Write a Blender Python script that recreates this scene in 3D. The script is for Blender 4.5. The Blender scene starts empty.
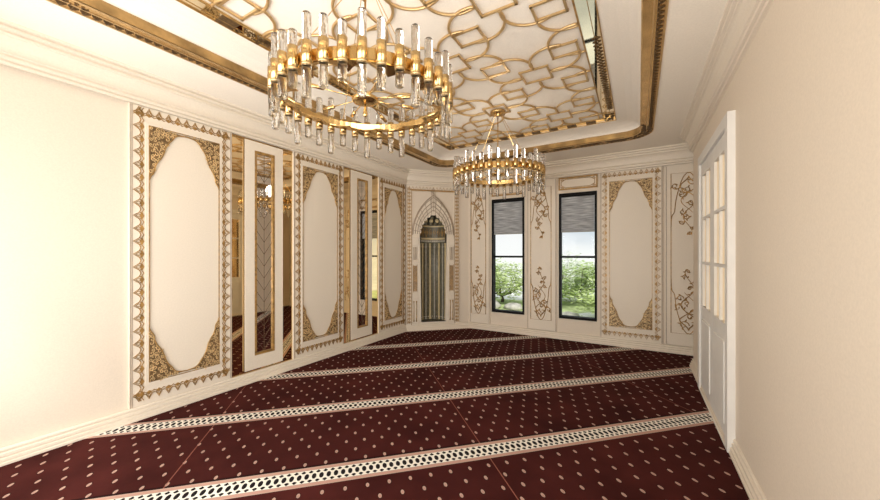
import bpy, bmesh, math, random
from math import sin, cos, pi, sqrt, radians
from mathutils import Vector, Matrix
random.seed(7)
C = bpy.context.scene.collection
SC = bpy.context.scene

# ------------------------------------------------------------------ camera
cam_d = bpy.data.cameras.new('camera')
cam_d.sensor_width = 36
cam_d.lens = 338 / 880 * 36
cam_d.shift_x = 5 / 880
cam_d.shift_y = 4 / 880
cam_d.clip_start = 0.02
cam_d.clip_end = 400
cam = bpy.data.objects.new('camera', cam_d)
cam.location = (0, 0, 1.6)
cam.rotation_euler = (radians(90), 0, radians(31.1))
C.objects.link(cam)
SC.camera = cam

# ------------------------------------------------------------------ exposure
SC.view_settings.view_transform = 'Standard'
SC.view_settings.look = 'None'
SC.view_settings.gamma = 1
SC.view_settings.exposure = 0.05
SC.view_settings.use_curve_mapping = False
FILL_W = 5.5
SKY = 1.05

# ------------------------------------------------------------------ world: pale cloudy sky
w = bpy.data.worlds.new('World'); SC.world = w; w.use_nodes = True
nt = w.node_tree; nt.nodes.clear()
out = nt.nodes.new('ShaderNodeOutputWorld'); bg = nt.nodes.new('ShaderNodeBackground')
tc = nt.nodes.new('ShaderNodeTexCoord'); sep = nt.nodes.new('ShaderNodeSeparateXYZ')
mp = nt.nodes.new('ShaderNodeMapping'); mp.inputs['Scale'].default_value = (1, 1, 4)
ns = nt.nodes.new('ShaderNodeTexNoise'); ns.inputs['Scale'].default_value = 3.0; ns.inputs['Detail'].default_value = 5
cr = nt.nodes.new('ShaderNodeValToRGB')
cr.color_ramp.elements[0].position = 0.35; cr.color_ramp.elements[0].color = (0.50, 0.60, 0.68, 1)
cr.color_ramp.elements[1].position = 0.62; cr.color_ramp.elements[1].color = (0.86, 0.88, 0.88, 1)
hz = nt.nodes.new('ShaderNodeValToRGB')
hz.color_ramp.elements[0].position = 0.0; hz.color_ramp.elements[0].color = (1, 1, 1, 1)
hz.color_ramp.elements[1].position = 0.07; hz.color_ramp.elements[1].color = (0, 0, 0, 1)
mx = nt.nodes.new('ShaderNodeMix'); mx.data_type = 'RGBA'
mx.inputs['B'].default_value = (0.90, 0.92, 0.90, 1)
L = nt.links.new
L(tc.outputs['Generated'], mp.inputs['Vector']); L(mp.outputs[0], ns.inputs['Vector']); L(ns.outputs['Fac'], cr.inputs[0])
L(tc.outputs['Generated'], sep.inputs[0]); L(sep.outputs['Z'], hz.inputs[0])
L(hz.outputs[0], mx.inputs['Factor']); L(cr.outputs[0], mx.inputs['A']); L(mx.outputs['Result'], bg.inputs['Color'])
bg.inputs['Strength'].default_value = SKY
L(bg.outputs[0], out.inputs[0])

sun_d = bpy.data.lights.new('sun', 'SUN'); sun_d.energy = 2.2; sun_d.angle = radians(12); sun_d.color = (1, .97, .9)
sun = bpy.data.objects.new('sun', sun_d); sun.rotation_euler = (radians(40), 0, radians(30)); sun.location = (2, -4, 9)
C.objects.link(sun)

# area lamps as daylight from unseen added windows, tilted up to brighten the ceiling
def daylight(name, loc, rot, sx, sy, power, col=(1, .97, .93)):
    d = bpy.data.lights.new(name, 'AREA'); d.shape = 'RECTANGLE'; d.size = sx; d.size_y = sy; d.energy = power; d.color = col
    o = bpy.data.objects.new(name, d); o.location = loc; o.rotation_euler = rot; C.objects.link(o)
DAY = 96
daylight('added_rear_daylight', (-2.9, -1.0, 1.35), (radians(120), 0, 0), 1.6, 2.3, DAY)
daylight('added_rear_daylight', (-.9, -1.0, 1.35), (radians(120), 0, 0), 1.6, 2.3, DAY)
daylight('added_right_daylight', (1.15, .5, 1.35), (radians(120), 0, radians(90)), 1.6, 2.3, DAY*.62)

# ------------------------------------------------------------------ materials
def srgb(r, g, b):
    f = lambda c: (c/255/12.92) if c/255 <= .04045 else ((c/255+.055)/1.055)**2.4
    return (f(r), f(g), f(b), 1)
def mat(name, col, rough=.5, metal=0, vary=0.0, vscale=8, bump=0.0, bscale=60, spec=.5, aniso=None):
    m = bpy.data.materials.new(name); m.use_nodes = True
    n = m.node_tree; b = n.nodes['Principled BSDF']
    b.inputs['Base Color'].default_value = col; b.inputs['Roughness'].default_value = rough
    b.inputs['Metallic'].default_value = metal; b.inputs['Specular IOR Level'].default_value = spec
    t = n.nodes.new('ShaderNodeTexCoord')
    if vary:
        x = n.nodes.new('ShaderNodeTexNoise'); x.inputs['Scale'].default_value = vscale; x.inputs['Detail'].default_value = 4
        mpn = n.nodes.new('ShaderNodeMapping'); n.links.new(t.outputs['Object'], mpn.inputs[0]); n.links.new(mpn.outputs[0], x.inputs['Vector'])
        if aniso: mpn.inputs['Scale'].default_value = aniso
        r = n.nodes.new('ShaderNodeValToRGB')
        r.color_ramp.elements[0].position = .3; r.color_ramp.elements[1].position = .7
        r.color_ramp.elements[0].color = tuple(c*(1-vary) for c in col[:3])+(1,)
        r.color_ramp.elements[1].color = tuple(min(1, c*(1+vary)) for c in col[:3])+(1,)
        n.links.new(x.outputs['Fac'], r.inputs[0]); n.links.new(r.outputs[0], b.inputs['Base Color'])
    if bump:
        x = n.nodes.new('ShaderNodeTexNoise'); x.inputs['Scale'].default_value = bscale; x.inputs['Detail'].default_value = 3
        bp = n.nodes.new('ShaderNodeBump'); bp.inputs['Strength'].default_value = bump; bp.inputs['Distance'].default_value = .01
        n.links.new(t.outputs['Object'], x.inputs['Vector']); n.links.new(x.outputs['Fac'], bp.inputs['Height']); n.links.new(bp.outputs[0], b.inputs['Normal'])
    return m
PAINT = mat('cream_paint', (.79, .695, .575, 1), .55, vary=.035, vscale=90, spec=.3)
PAINTW = mat('ivory_lacquer', (.81, .725, .605, 1), .42, vary=.03, vscale=70, spec=.4)
CEILP = mat('ceiling_paint', (.94, .875, .775, 1), .8, vary=.04, vscale=110, spec=.2)
GOLD = mat('polished_gold', (.72, .50, .22, 1), .24, 1, vary=.08, vscale=20)
GOLDL = mat('fretwork_gold', (.68, .48, .24, 1), .38, .75, vary=.12, vscale=14)
GOLDA = mat('antique_gold', (.40, .235, .075, 1), .4, .35, vary=.4, vscale=22)
GOLDS = mat('scroll_gold', (.78, .56, .29, 1), .35, .4, vary=.3, vscale=22)
GOLDD = mat('dark_bronze', (.13, .075, .03, 1), .5, .4, vary=.35, vscale=40)
GROUND = mat('spandrel_ground', (.20, .12, .05, 1), .5, .2, vary=.5, vscale=45)
BRZM = mat('bronze_mirror', (.92, .72, .42, 1), .03, 1, vary=.05, vscale=3)
CLRM = mat('clear_mirror', (.86, .82, .78, 1), .02, 1)
GOLDB = mat('gold_mirror_band', (.62, .42, .19, 1), .22, .9, vary=.25, vscale=5)
BLACK = mat('black_window_paint', srgb(20, 18, 17), .6, vary=.1, vscale=30, spec=.15)
OLIVE = mat('olive_stone', (.62, .50, .28, 1), .45, 0, vary=.25, vscale=20, aniso=(6, 6, .6))
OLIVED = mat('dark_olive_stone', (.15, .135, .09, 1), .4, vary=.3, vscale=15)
GREYST = mat('grey_stone', (.38, .355, .29, 1), .5, vary=.2, vscale=20)
WHITEM = mat('white_window_paint', (.8, .78, .74, 1), .5, vary=.03)
BARK = mat('bark', (.10, .07, .05, 1), .9, vary=.3, vscale=12)
GRASS = mat('grass', (.50, .58, .28, 1), .95, vary=.4, vscale=1.2)
FIELD = mat('pale_field', (.80, .80, .74, 1), .95, vary=.12, vscale=.4)
ROCKM = mat('pale_rock', (.50, .47, .41, 1), .9, vary=.3, vscale=4, bump=.6, bscale=5)
LEAF = [mat('leaf_green', (.40, .52, .17, 1), .7, vary=.4, vscale=3), mat('leaf_pale', (.56, .66, .28, 1), .7, vary=.35, vscale=3)]
for m in LEAF:
    m.node_tree.nodes['Principled BSDF'].inputs['Subsurface Weight'].default_value = 0

def blind_mat():
    m = mat('grey_blind_weave', srgb(150, 150, 152), .8)
    n = m.node_tree; b = n.nodes['Principled BSDF']
    t = n.nodes.new('ShaderNodeTexCoord'); mpn = n.nodes.new('ShaderNodeMapping'); mpn.inputs['Scale'].default_value = (2.5, 1, 42)
    x = n.nodes.new('ShaderNodeTexNoise'); x.inputs['Scale'].default_value = 1.6; x.inputs['Detail'].default_value = 4
    r = n.nodes.new('ShaderNodeValToRGB')
    r.color_ramp.elements[0].position = .3; r.color_ramp.elements[0].color = srgb(148, 148, 152)
    r.color_ramp.elements[1].position = .7; r.color_ramp.elements[1].color = srgb(245, 245, 245)
    n.links.new(t.outputs['Object'], mpn.inputs[0]); n.links.new(mpn.outputs[0], x.inputs['Vector'])
    n.links.new(x.outputs['Fac'], r.inputs[0]); n.links.new(r.outputs[0], b.inputs['Base Color'])
    # woven cloth lets part of the daylight through
    tr = n.nodes.new('ShaderNodeBsdfTranslucent'); ms = n.nodes.new('ShaderNodeMixShader'); ms.inputs[0].default_value = .45
    n.links.new(r.outputs[0], tr.inputs[0]); o = n.nodes['Material Output']
    n.links.new(b.outputs[0], ms.inputs[1]); n.links.new(tr.outputs[0], ms.inputs[2]); n.links.new(ms.outputs[0], o.inputs[0])
    return m
BLIND = blind_mat()
GROOVE_SHADE = mat('groove_shade_taupe', (.36, .27, .19, 1), .5, vary=.2, vscale=20)  # brown that stands in for shade in the board-edge grooves

def pane_mat():
    m = bpy.data.materials.new('window_glass'); m.use_nodes = True; n = m.node_tree; n.nodes.clear()
    o = n.nodes.new('ShaderNodeOutputMaterial'); a = n.nodes.new('ShaderNodeBsdfTransparent'); g = n.nodes.new('ShaderNodeBsdfGlossy')
    g.inputs['Roughness'].default_value = .01; ms = n.nodes.new('ShaderNodeMixShader'); fr = n.nodes.new('ShaderNodeFresnel')
    fr.inputs[0].default_value = 1.12
    n.links.new(fr.outputs[0], ms.inputs[0]); n.links.new(a.outputs[0], ms.inputs[1]); n.links.new(g.outputs[0], ms.inputs[2]); n.links.new(ms.outputs[0], o.inputs[0])
    return m
PANE = pane_mat()
def crystal_mat():
    m = bpy.data.materials.new('crackled_crystal'); m.use_nodes = True; n = m.node_tree; b = n.nodes['Principled BSDF']
    b.inputs['Base Color'].default_value = (.90, .89, .87, 1); b.inputs['Roughness'].default_value = .03
    b.inputs['Transmission Weight'].default_value = 1; b.inputs['IOR'].default_value = 1.48
    t = n.nodes.new('ShaderNodeTexCoord'); mpn = n.nodes.new('ShaderNodeMapping'); mpn.inputs['Scale'].default_value = (1, 1, .35)
    x = n.nodes.new('ShaderNodeTexNoise'); x.inputs['Scale'].default_value = 55; x.inputs['Detail'].default_value = 2
    bp = n.nodes.new('ShaderNodeBump'); bp.inputs['Strength'].default_value = .55; bp.inputs['Distance'].default_value = .006
    n.links.new(t.outputs['Object'], mpn.inputs[0]); n.links.new(mpn.outputs[0], x.inputs['Vector']); n.links.new(x.outputs['Fac'], bp.inputs['Height']); n.links.new(bp.outputs[0], b.inputs['Normal'])
    # crystal passes most light: mix with clear so the rods do not act as opaque shutters
    a = n.nodes.new('ShaderNodeBsdfTransparent'); ms = n.nodes.new('ShaderNodeMixShader'); ms.inputs[0].default_value = .15
    o = n.nodes['Material Output']
    n.links.new(b.outputs[0], ms.inputs[1]); n.links.new(a.outputs[0], ms.inputs[2]); n.links.new(ms.outputs[0], o.inputs[0])
    return m
CRYSTAL = crystal_mat()

def carpet_mat():
    m = bpy.data.materials.new('prayer_carpet_weave'); m.use_nodes = True; n = m.node_tree; b = n.nodes['Principled BSDF']
    b.inputs['Roughness'].default_value = .95; b.inputs['Specular IOR Level'].default_value = .08
    Lk = n.links.new
    def val(x):
        return x
    def M(op, a, bb=None, c=None):
        k = n.nodes.new('ShaderNodeMath'); k.operation = op
        for i, v in enumerate((a, bb, c)):
            if v is None: continue
            if isinstance(v, (int, float)): k.inputs[i].default_value = v
            else: Lk(v, k.inputs[i])
        return k.outputs[0]
    def mixc(f, a, bb):
        k = n.nodes.new('ShaderNodeMix'); k.data_type = 'RGBA'
        Lk(f, k.inputs['Factor'])
        for nm, v in (('A', a), ('B', bb)):
            if isinstance(v, tuple): k.inputs[nm].default_value = v
            else: Lk(v, k.inputs[nm])
        return k.outputs['Result']
    t = n.nodes.new('ShaderNodeTexCoord'); s = n.nodes.new('ShaderNodeSeparateXYZ'); Lk(t.outputs['Object'], s.inputs[0])
    r2 = 1/sqrt(2)
    u = M('MULTIPLY', M('ADD', s.outputs[0], s.outputs[1]), r2)
    v = M('MULTIPLY', M('SUBTRACT', s.outputs[1], s.outputs[0]), r2)
    P = 1.10
    vl = M('MULTIPLY', M('FRACT', M('DIVIDE', M('SUBTRACT', v, 2.468 - 11*P), P)), P)   # 0 = stripe's near edge, stripe 0..0.215
    stripe = M('LESS_THAN', vl, .215)
    near_edge = M('LESS_THAN', M('ABSOLUTE', M('SUBTRACT', vl, .1075)), .132)            # dark border yarn
    # dots
    w_ = M('SUBTRACT', vl, .215+.042)
    row = M('ROUND', M('DIVIDE', w_, .127))
    dv = M('SUBTRACT', w_, M('MULTIPLY', row, .127))
    par = M('MODULO', M('ADD', row, 10), 2)
    us = M('ADD', M('DIVIDE', M('ADD', u, 1.091 + 15), .15), M('MULTIPLY', par, .5))
    du = M('MULTIPLY', M('SUBTRACT', M('FRACT', M('ADD', us, .5)), .5), .15)
    # seven rows only fit between stripes
    d = M('ADD', M('POWER', M('DIVIDE', du, .0115), 2), M('POWER', M('DIVIDE', dv, .0215), 2))
    dot = M('LESS_THAN', d, 1)
    dotin = M('LESS_THAN', M('ADD', M('POWER', M('DIVIDE', du, .006), 2), M('POWER', M('DIVIDE', M('ADD', dv, .004), .010), 2)), 1)
    halo = M('LESS_THAN', d, 2.1)
    nz = n.nodes.new('ShaderNodeTexNoise'); nz.inputs['Scale'].default_value = 2.2; nz.inputs['Detail'].default_value = 6
    Lk(t.outputs['Object'], nz.inputs['Vector'])
    base = n.nodes.new('ShaderNodeValToRGB'); base.color_ramp.elements[0].position = .3; base.color_ramp.elements[1].position = .72
    base.color_ramp.elements[0].color = (.038, .0078, .0068, 1); base.color_ramp.elements[1].color = (.074, .0155, .0132, 1)
    Lk(nz.outputs['Fac'], base.inputs[0])
    PINK = (.50, .30, .24, 1); DARK = (.016, .006, .006, 1); WH = (.80, .77, .69, 1); BK = (.012, .009, .010, 1)
    col = mixc(M('MULTIPLY', near_edge, .85), base.outputs[0], DARK)
    col = mixc(M('MULTIPLY', halo, .45), col, DARK)
    col = mixc(dot, col, (.47, .31, .25, 1))
    col = mixc(M('MULTIPLY', dotin, .5), col, (.40, .20, .16, 1))
    # seams
    sm = M('ABSOLUTE', M('SUBTRACT', M('FRACT', M('ADD', M('DIVIDE', M('SUBTRACT', u, 1.055), 2.302), 10.5)), .5))
    seam = M('LESS_THAN', sm, .0035/2.302)
    col = mixc(M('MULTIPLY', seam, .7), col, (.38, .14, .10, 1))
    # stripe
    q = M('ABSOLUTE', M('SUBTRACT', vl, .1075))            # 0 centre .. .1075
    a = M('FRACT', M('ADD', M('DIVIDE', M('ADD', u, 1.018), .0505), 50.5))
    a2 = M('MULTIPLY', M('ABSOLUTE', M('SUBTRACT', a, .5)), .0505)   # distance from motif centre .. .02525
    field = M('LESS_THAN', q, .074)
    hexd = M('ADD', M('MULTIPLY', a2, 1.0), M('MULTIPLY', q, .42))
    core = M('LESS_THAN', M('ADD', M('POWER', M('DIVIDE', a2, .0158), 2), M('POWER', M('DIVIDE', q, .031), 2)), 1)
    # outer triangles between the white strands
    a3 = M('SUBTRACT', .02525, a2)
    tri = M('MULTIPLY', M('GREATER_THAN', q, .036), M('LESS_THAN', M('ADD', a3, M('MULTIPLY', M('ABSOLUTE', M('SUBTRACT', q, .049)), 0.9)), .0175))
    gap = M('MULTIPLY', M('LESS_THAN', M('ABSOLUTE', M('SUBTRACT', q, .0725)), .0035), M('GREATER_THAN', a2, -1))
    st = mixc(core, WH, BK)
    st = mixc(tri, st, BK)
    st = mixc(M('MULTIPLY', gap, .7), st, (.30, .24, .2, 1))
    st = mixc(field, PINK, st)
    lip = M('GREATER_THAN', q, .1035)
    st = mixc(M('MULTIPLY', lip, .6), st, (.6, .5, .42, 1))
    col = mixc(stripe, col, st)
    Lk(col, b.inputs['Base Color'])
    bn = n.nodes.new('ShaderNodeTexNoise'); bn.inputs['Scale'].default_value = 260; Lk(t.outputs['Object'], bn.inputs['Vector'])
    bp = n.nodes.new('ShaderNodeBump'); bp.inputs['Strength'].default_value = .25; bp.inputs['Distance'].default_value = .004
    Lk(bn.outputs['Fac'], bp.inputs['Height']); Lk(bp.outputs[0], b.inputs['Normal'])
    return m
CARPET = carpet_mat()

# ------------------------------------------------------------------ mesh builder
class MB:
    """collects shapes; mode 'wall': (a, up, out) -> (a, -out, up); mode 'flat': (x, y, z)"""
    def __init__(s, mode='flat'): s.v = []; s.f = []; s.mode = mode; s.smooth = []
    def P(s, p):
        return (p[0], -p[2], p[1]) if s.mode == 'wall' else tuple(p)
    def add(s, vs, fs, sm=False):
        o = len(s.v); s.v += [s.P(p) for p in vs]
        for f in fs: s.f.append(tuple(o+i for i in f)); s.smooth.append(sm)
    def box(s, x0, x1, y0, y1, z0, z1):
        s.add([(x0,y0,z0),(x1,y0,z0),(x1,y1,z0),(x0,y1,z0),(x0,y0,z1),(x1,y0,z1),(x1,y1,z1),(x0,y1,z1)],
              [(0,3,2,1),(4,5,6,7),(0,1,5,4),(1,2,6,5),(2,3,7,6),(3,0,4,7)])
    def bbox(s, x0, x1, y0, y1, z0, z1, b=.004):
        """box whose top (z1) edges are chamfered"""
        s.add([(x0,y0,z0),(x1,y0,z0),(x1,y1,z0),(x0,y1,z0),(x0,y0,z1-b),(x1,y0,z1-b),(x1,y1,z1-b),(x0,y1,z1-b),
               (x0+b,y0+b,z1),(x1-b,y0+b,z1),(x1-b,y1-b,z1),(x0+b,y1-b,z1)],
              [(0,3,2,1),(8,9,10,11),(0,1,5,4),(1,2,6,5),(2,3,7,6),(3,0,4,7),(4,5,9,8),(5,6,10,9),(6,7,11,10),(7,4,8,11)])
    def tube(s, pts, r, n=6, closed=False, flat=1.0, caps=True, radii=None):
        pts = [Vector(p) for p in pts]
        if len(pts) < 2: return
        m = len(pts); vs = []; fs = []
        ref = Vector((0, 0, 1))
        for i, p in enumerate(pts):
            if closed: t = pts[(i+1) % m] - pts[i-1]
            else: t = pts[min(i+1, m-1)] - pts[max(i-1, 0)]
            if t.length < 1e-9: t = Vector((1, 0, 0))
            t.normalize()
            rf = ref if abs(t.dot(ref)) < .95 else Vector((1, 0, 0))
            a = t.cross(rf).normalized(); b = a.cross(t).normalized()
            rr = radii[i] if radii else r
            for k in range(n):
                g = 2*pi*(k+.5)/n
                vs.append(p + a*rr*cos(g) + b*rr*flat*sin(g))
        e = m if closed else m-1
        for i in range(e):
            j = (i+1) % m
            for k in range(n):
                l = (k+1) % n
                fs.append((i*n+k, i*n+l, j*n+l, j*n+k))
        if not closed and caps:
            fs.append(tuple(range(n))[::-1]); fs.append(tuple((m-1)*n+k for k in range(n)))
        s.add(vs, fs, n > 5)
    def lathe(s, prof, n=24, c=(0, 0), smooth=True):
        """prof: (radius, height) pairs round the z axis (flat mode)"""
        vs = []; fs = []
        for r, z in prof:
            for k in range(n):
                g = 2*pi*k/n; vs.append((c[0]+r*cos(g), c[1]+r*sin(g), z))
        for i in range(len(prof)-1):
            for k in range(n):
                l = (k+1) % n; fs.append((i*n+k, i*n+l, (i+1)*n+l, (i+1)*n+k))
        if prof[0][0] > 1e-6: fs.append(tuple(range(n))[::-1])
        if prof[-1][0] > 1e-6: fs.append(tuple((len(prof)-1)*n+k for k in range(n)))
        s.add(vs, fs, smooth)
    def plate(s, outline, holes=(), w0=0, w1=.01):
        bm = bmesh.new(); es = []
        for lp in [outline]+list(holes):
            vs = [bm.verts.new((p[0], p[1], 0)) for p in lp]
            for i in range(len(vs)): es.append(bm.edges.new((vs[i], vs[(i+1) % len(vs)])))
        bmesh.ops.triangle_fill(bm, use_beauty=True, use_dissolve=False, edges=es, normal=(0, 0, 1))
        bm.verts.index_update()
        base = [(v.co.x, v.co.y) for v in bm.verts]; N = len(base)
        tris = []
        for f in bm.faces:
            ids = [v.index for v in f.verts]
            if f.normal.z < 0: ids.reverse()
            tris.append(ids)
        bm.free()
        vs = [(x, y, w1) for x, y in base] + [(x, y, w0) for x, y in base]
        fs = [tuple(t) for t in tris] + [tuple(N+i for i in t[::-1]) for t in tris]
        o = 0
        for lp in [outline]+list(holes):
            k = len(lp)
            for i in range(k):
                a, b = o+i, o+(i+1) % k; fs.append((a, N+a, N+b, b))
            o += k
        s.add(vs, fs)
    def loft(s, loops, close=True, smooth=False):
        n = len(loops[0]); vs = [p for l in loops for p in l]; fs = []
        for i in range(len(loops)-1):
            for k in range(n if close else n-1):
                l = (k+1) % n; fs.append((i*n+k, i*n+l, (i+1)*n+l, (i+1)*n+k))
        s.add(vs, fs, smooth)
    def ball(s, c, r, n=8, m=6, sq=(1, 1, 1), jit=0):
        vs = []; fs = []
        for i in range(m+1):
            for k in range(n):
                th = pi*i/m; ph = 2*pi*k/n; j = 1+random.uniform(-jit, jit)
                vs.append((c[0]+r*sq[0]*j*sin(th)*cos(ph), c[1]+r*sq[1]*j*sin(th)*sin(ph), c[2]+r*sq[2]*j*cos(th)))
        for i in range(m):
            for k in range(n):
                l = (k+1) % n; fs.append((i*n+k, (i+1)*n+k, (i+1)*n+l, i*n+l))
        s.add(vs, fs, True)
    def build(s, name, m, parent=None, fix=False):
        me = bpy.data.meshes.new(name); me.from_pydata(s.v, [], s.f)
        me.polygons.foreach_set('use_smooth', s.smooth)
        me.materials.append(m)
        bm = bmesh.new(); bm.from_mesh(me)
        bmesh.ops.remove_doubles(bm, verts=bm.verts, dist=1e-5)
        bmesh.ops.recalc_face_normals(bm, faces=bm.faces)
        bm.to_mesh(me); bm.free(); me.update()
        o = bpy.data.objects.new(name, me); C.objects.link(o)
        if parent: o.parent = parent
        return o

def tag(o, label=None, cat=None, group=None, kind=None):
    if label: o['label'] = label
    if cat: o['category'] = cat
    if group: o['group'] = group
    if kind: o['kind'] = kind
    return o
def empty(name, loc=(0, 0, 0), rz=0):
    o = bpy.data.objects.new(name, None); C.objects.link(o); o.location = loc; o.rotation_euler = (0, 0, rz); o.empty_display_size = .1
    return o
def copy_tree(o, parent=None):
    c = o.copy(); C.objects.link(c); c.parent = parent
    for ch in list(o.children): copy_tree(ch, c)
    return c
def spline(pts, n=8, closed=False):
    """Catmull-Rom through 2-D/3-D points"""
    P = [Vector(p) for p in pts]; m = len(P); o = []
    for i in range(m if closed else m-1):
        if closed: p0, p1, p2, p3 = P[i-1], P[i], P[(i+1) % m], P[(i+2) % m]
        else: p0, p1, p2, p3 = P[max(i-1, 0)], P[i], P[i+1], P[min(i+2, m-1)]
        for k in range(n):
            t = k/n
            o.append(.5*((2*p1)+(p2-p0)*t+(2*p0-5*p1+4*p2-p3)*t*t+(3*p1-p0-3*p2+p3)*t**3))
    if not closed: o.append(P[-1])
    return o
def rrect(x0, x1, y0, y1, r=.3, n=8):
    o = []
    for cx, cy, a in ((x1-r, y0+r, -90), (x1-r, y1-r, 0), (x0+r, y1-r, 90), (x0+r, y0+r, 180)):
        for k in range(n+1):
            g = radians(a+90*k/n); o.append((cx+r*cos(g), cy+r*sin(g)))
    return o
def at(o, wall):
    """seat a wall thing: origin on the floor line of its wall, x along the wall, -y into the room"""
    x0, y0, rz = WALLS[wall]
    return o

# wall frames: origin, rotation; local x runs along the wall (left to right as seen), local -y points into the room
S2 = sqrt(.5); V0 = 6.97
WALLS = {'left': (-4.15, 0, radians(90)), 'niche': (-V0*S2, V0*S2, radians(45)), 'window': (0, 6.68, 0)}
def wall_thing(name, wall, a, z=0):
    x0, y0, rz = WALLS[wall]
    return empty(name, (x0+cos(rz)*a, y0+sin(rz)*a, z), rz)

H = 3.333
XL, YF, XR, YR = -4.15, 6.68, .66, -.57
YC = XL + V0/S2; XC = YF - V0/S2        # 5.707, -3.177
PERIM = [(XL, YR), (XL, YC), (XC, YF), (1.0, YF), (1.0, 5.98), (XR, 5.98), (XR, YR)]
SEG = ['left', 'niche', 'window', 'nook', 'pier', 'right', 'rear']

# ------------------------------------------------------------------ setting
def struct(o): o['kind'] = 'structure'; return o
m = MB(); m.box(-4.6, 1.5, -1.0, 7.1, -.25, -.008); struct(m.build('floor', mat('screed', (.3, .28, .25, 1), .9, vary=.1)))

def wall_plate(name, wall, a0, a1, holes=(), th=.25, back=.03):
    m = MB('wall'); m.plate([(a0, -.2), (a1, -.2), (a1, 3.72), (a0, 3.72)], holes, -back-th, -back)
    o = m.build(name, PAINT); x0, y0, rz = WALLS[wall]; o.location = (x0, y0, 0); o.rotation_euler = (0, 0, rz)
    return struct(o)
wall_plate('wall_left', 'left', -.8, 5.72)
# niche opening outline (u, z)
NC = 1.69; NW = .285
def arch_outline(hw, zb, zs, za, n=14, c=NC, lobes=0):
    """pointed arch: straight jambs to zs, then pointed to za"""
    pts = [(c-hw, zb), (c+hw, zb), (c+hw, zs)]
    R = (hw*hw+(za-zs)**2)/(2*hw)
    cx = c+hw-R
    a1 = math.atan2(za-zs, c-cx)
    for k in range(1, n+1):
        g = a1*k/n; pts.append((cx+R*cos(g), zs+R*sin(g)))
    cx = c-hw+R
    for k in range(1, n+1):
        g = a1*(n-k)/n; pts.append((cx-R*cos(g), zs+R*sin(g)))
    return pts
def scallop_arch(hw, zb, zs, za, lobes=9, dep=.035, c=NC):
    base = arch_outline(hw, zb, zs, za, 24, c)
    jamb = base[:3]; arc = [Vector(p) for p in base[3:]]
    arc = [Vector(base[2])] + arc
    # arc length param
    ls = [0]
    for i in range(1, len(arc)): ls.append(ls[-1]+(arc[i]-arc[i-1]).length)
    T = ls[-1]; pts = []
    N = lobes*8
    for k in range(N+1):
        t = T*k/N; i = 0
        while i < len(ls)-2 and ls[i+1] < t: i += 1
        f = (t-ls[i])/max(1e-9, ls[i+1]-ls[i]); p = arc[i].lerp(arc[i+1], min(1, f))
        d = (arc[i+1]-arc[i]).normalized(); nrm = Vector((-d.y, d.x))
        w_ = abs(sin(pi*lobes*k/N))
        pts.append(tuple(p + nrm*dep*(1-w_)))
    return jamb[:2] + pts
NICHE_HOLE = arch_outline(.31, .17, 1.96, 2.50)
wall_plate('wall_niche', 'niche', .95, 2.62, [NICHE_HOLE], th=.06)
m = MB('wall'); m.box(.6, 3.0, -.2, 3.72, -.62, -.56)
o = m.build('wall_corner', PAINT); o.location = (WALLS['niche'][0], WALLS['niche'][1], 0); o.rotation_euler = (0, 0, WALLS['niche'][2]); struct(o)
WIN = [(-2.65, -1.96), (-1.30, -.645)]
WZ = (.385, 2.74)
wall_plate('wall_window', 'window', XC-.02, 1.1, [[(a, WZ[0]), (b, WZ[0]), (b, WZ[1]), (a, WZ[1])] for a, b in WIN], th=.2)
m = MB(); m.box(1.0, 1.3, 5.9, 6.93, -.2, 3.72); struct(m.build('wall_nook', PAINT))
# right wall: one opening added for daylight beside the camera, outside the picture; rear wall: two more behind it
RW = [(-.35, 1.35)]
REARW = [(-3.75, -2.05), (-1.75, -.05)]
RZ = (.45, 2.85)
q = MB(); q.plate([(YR-.2, -.2), (5.98, -.2), (5.98, 3.72), (YR-.2, 3.72)], [[(a, RZ[0]), (b, RZ[0]), (b, RZ[1]), (a, RZ[1])] for a, b in RW], 0, .34)
q.v = [(XR+z, x, y) for x, y, z in q.v]; struct(q.build('wall_right', PAINT))
q = MB(); q.plate([(XL-.3, -.2), (XR+.0, -.2), (XR+.0, 3.72), (XL-.3, 3.72)], [[(a, RZ[0]), (b, RZ[0]), (b, RZ[1]), (a, RZ[1])] for a, b in REARW], 0, .25)
q.v = [(x, YR-z, y) for x, y, z in q.v]; struct(q.build('wall_rear', PAINT))

# sweeps along the room's edge
def offset_loop(d):
    n = len(PERIM); res = []
    for i in range(n):
        p0, p1, p2 = Vector(PERIM[i-1]), Vector(PERIM[i]), Vector(PERIM[(i+1) % n])
        e1 = (p1-p0).normalized(); e2 = (p2-p1).normalized()
        n1 = Vector((e1.y, -e1.x)); n2 = Vector((e2.y, -e2.x))      # room lies to the right (clockwise walk)
        k = d/(1+n1.dot(n2)); res.append(p1+(n1+n2)*k)
    return res
CROWN = [(0, 3.045), (.026, 3.045), (.030, 3.062), (.018, 3.066), (.018, 3.072), (.044, 3.078), (.046, 3.100), (.032, 3.104), (.034, 3.112), (.054, 3.122), (.054, 3.130), (.044, 3.134), (.050, 3.17), (.064, 3.205), (.082, 3.230),
         (.088, 3.236), (.104, 3.240), (.106, 3.256), (.092, 3.260), (.094, 3.268), (.122, 3.278), (.124, 3.294), (.110, 3.298), (.112, 3.304), (.140, 3.312), (.142, 3.333), (0, 3.333)]
BASE = [(-.02, .120), (.008, .120), (.014, .112), (.014, .100), (.006, .096), (.006, .090), (.024, .084), (.026, .066), (.014, .062), (.016, .056), (.034, .050), (.036, .034), (.028, .030), (.030, .022), (.042, .018), (.042, -.004), (-.02, -.004)]
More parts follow.
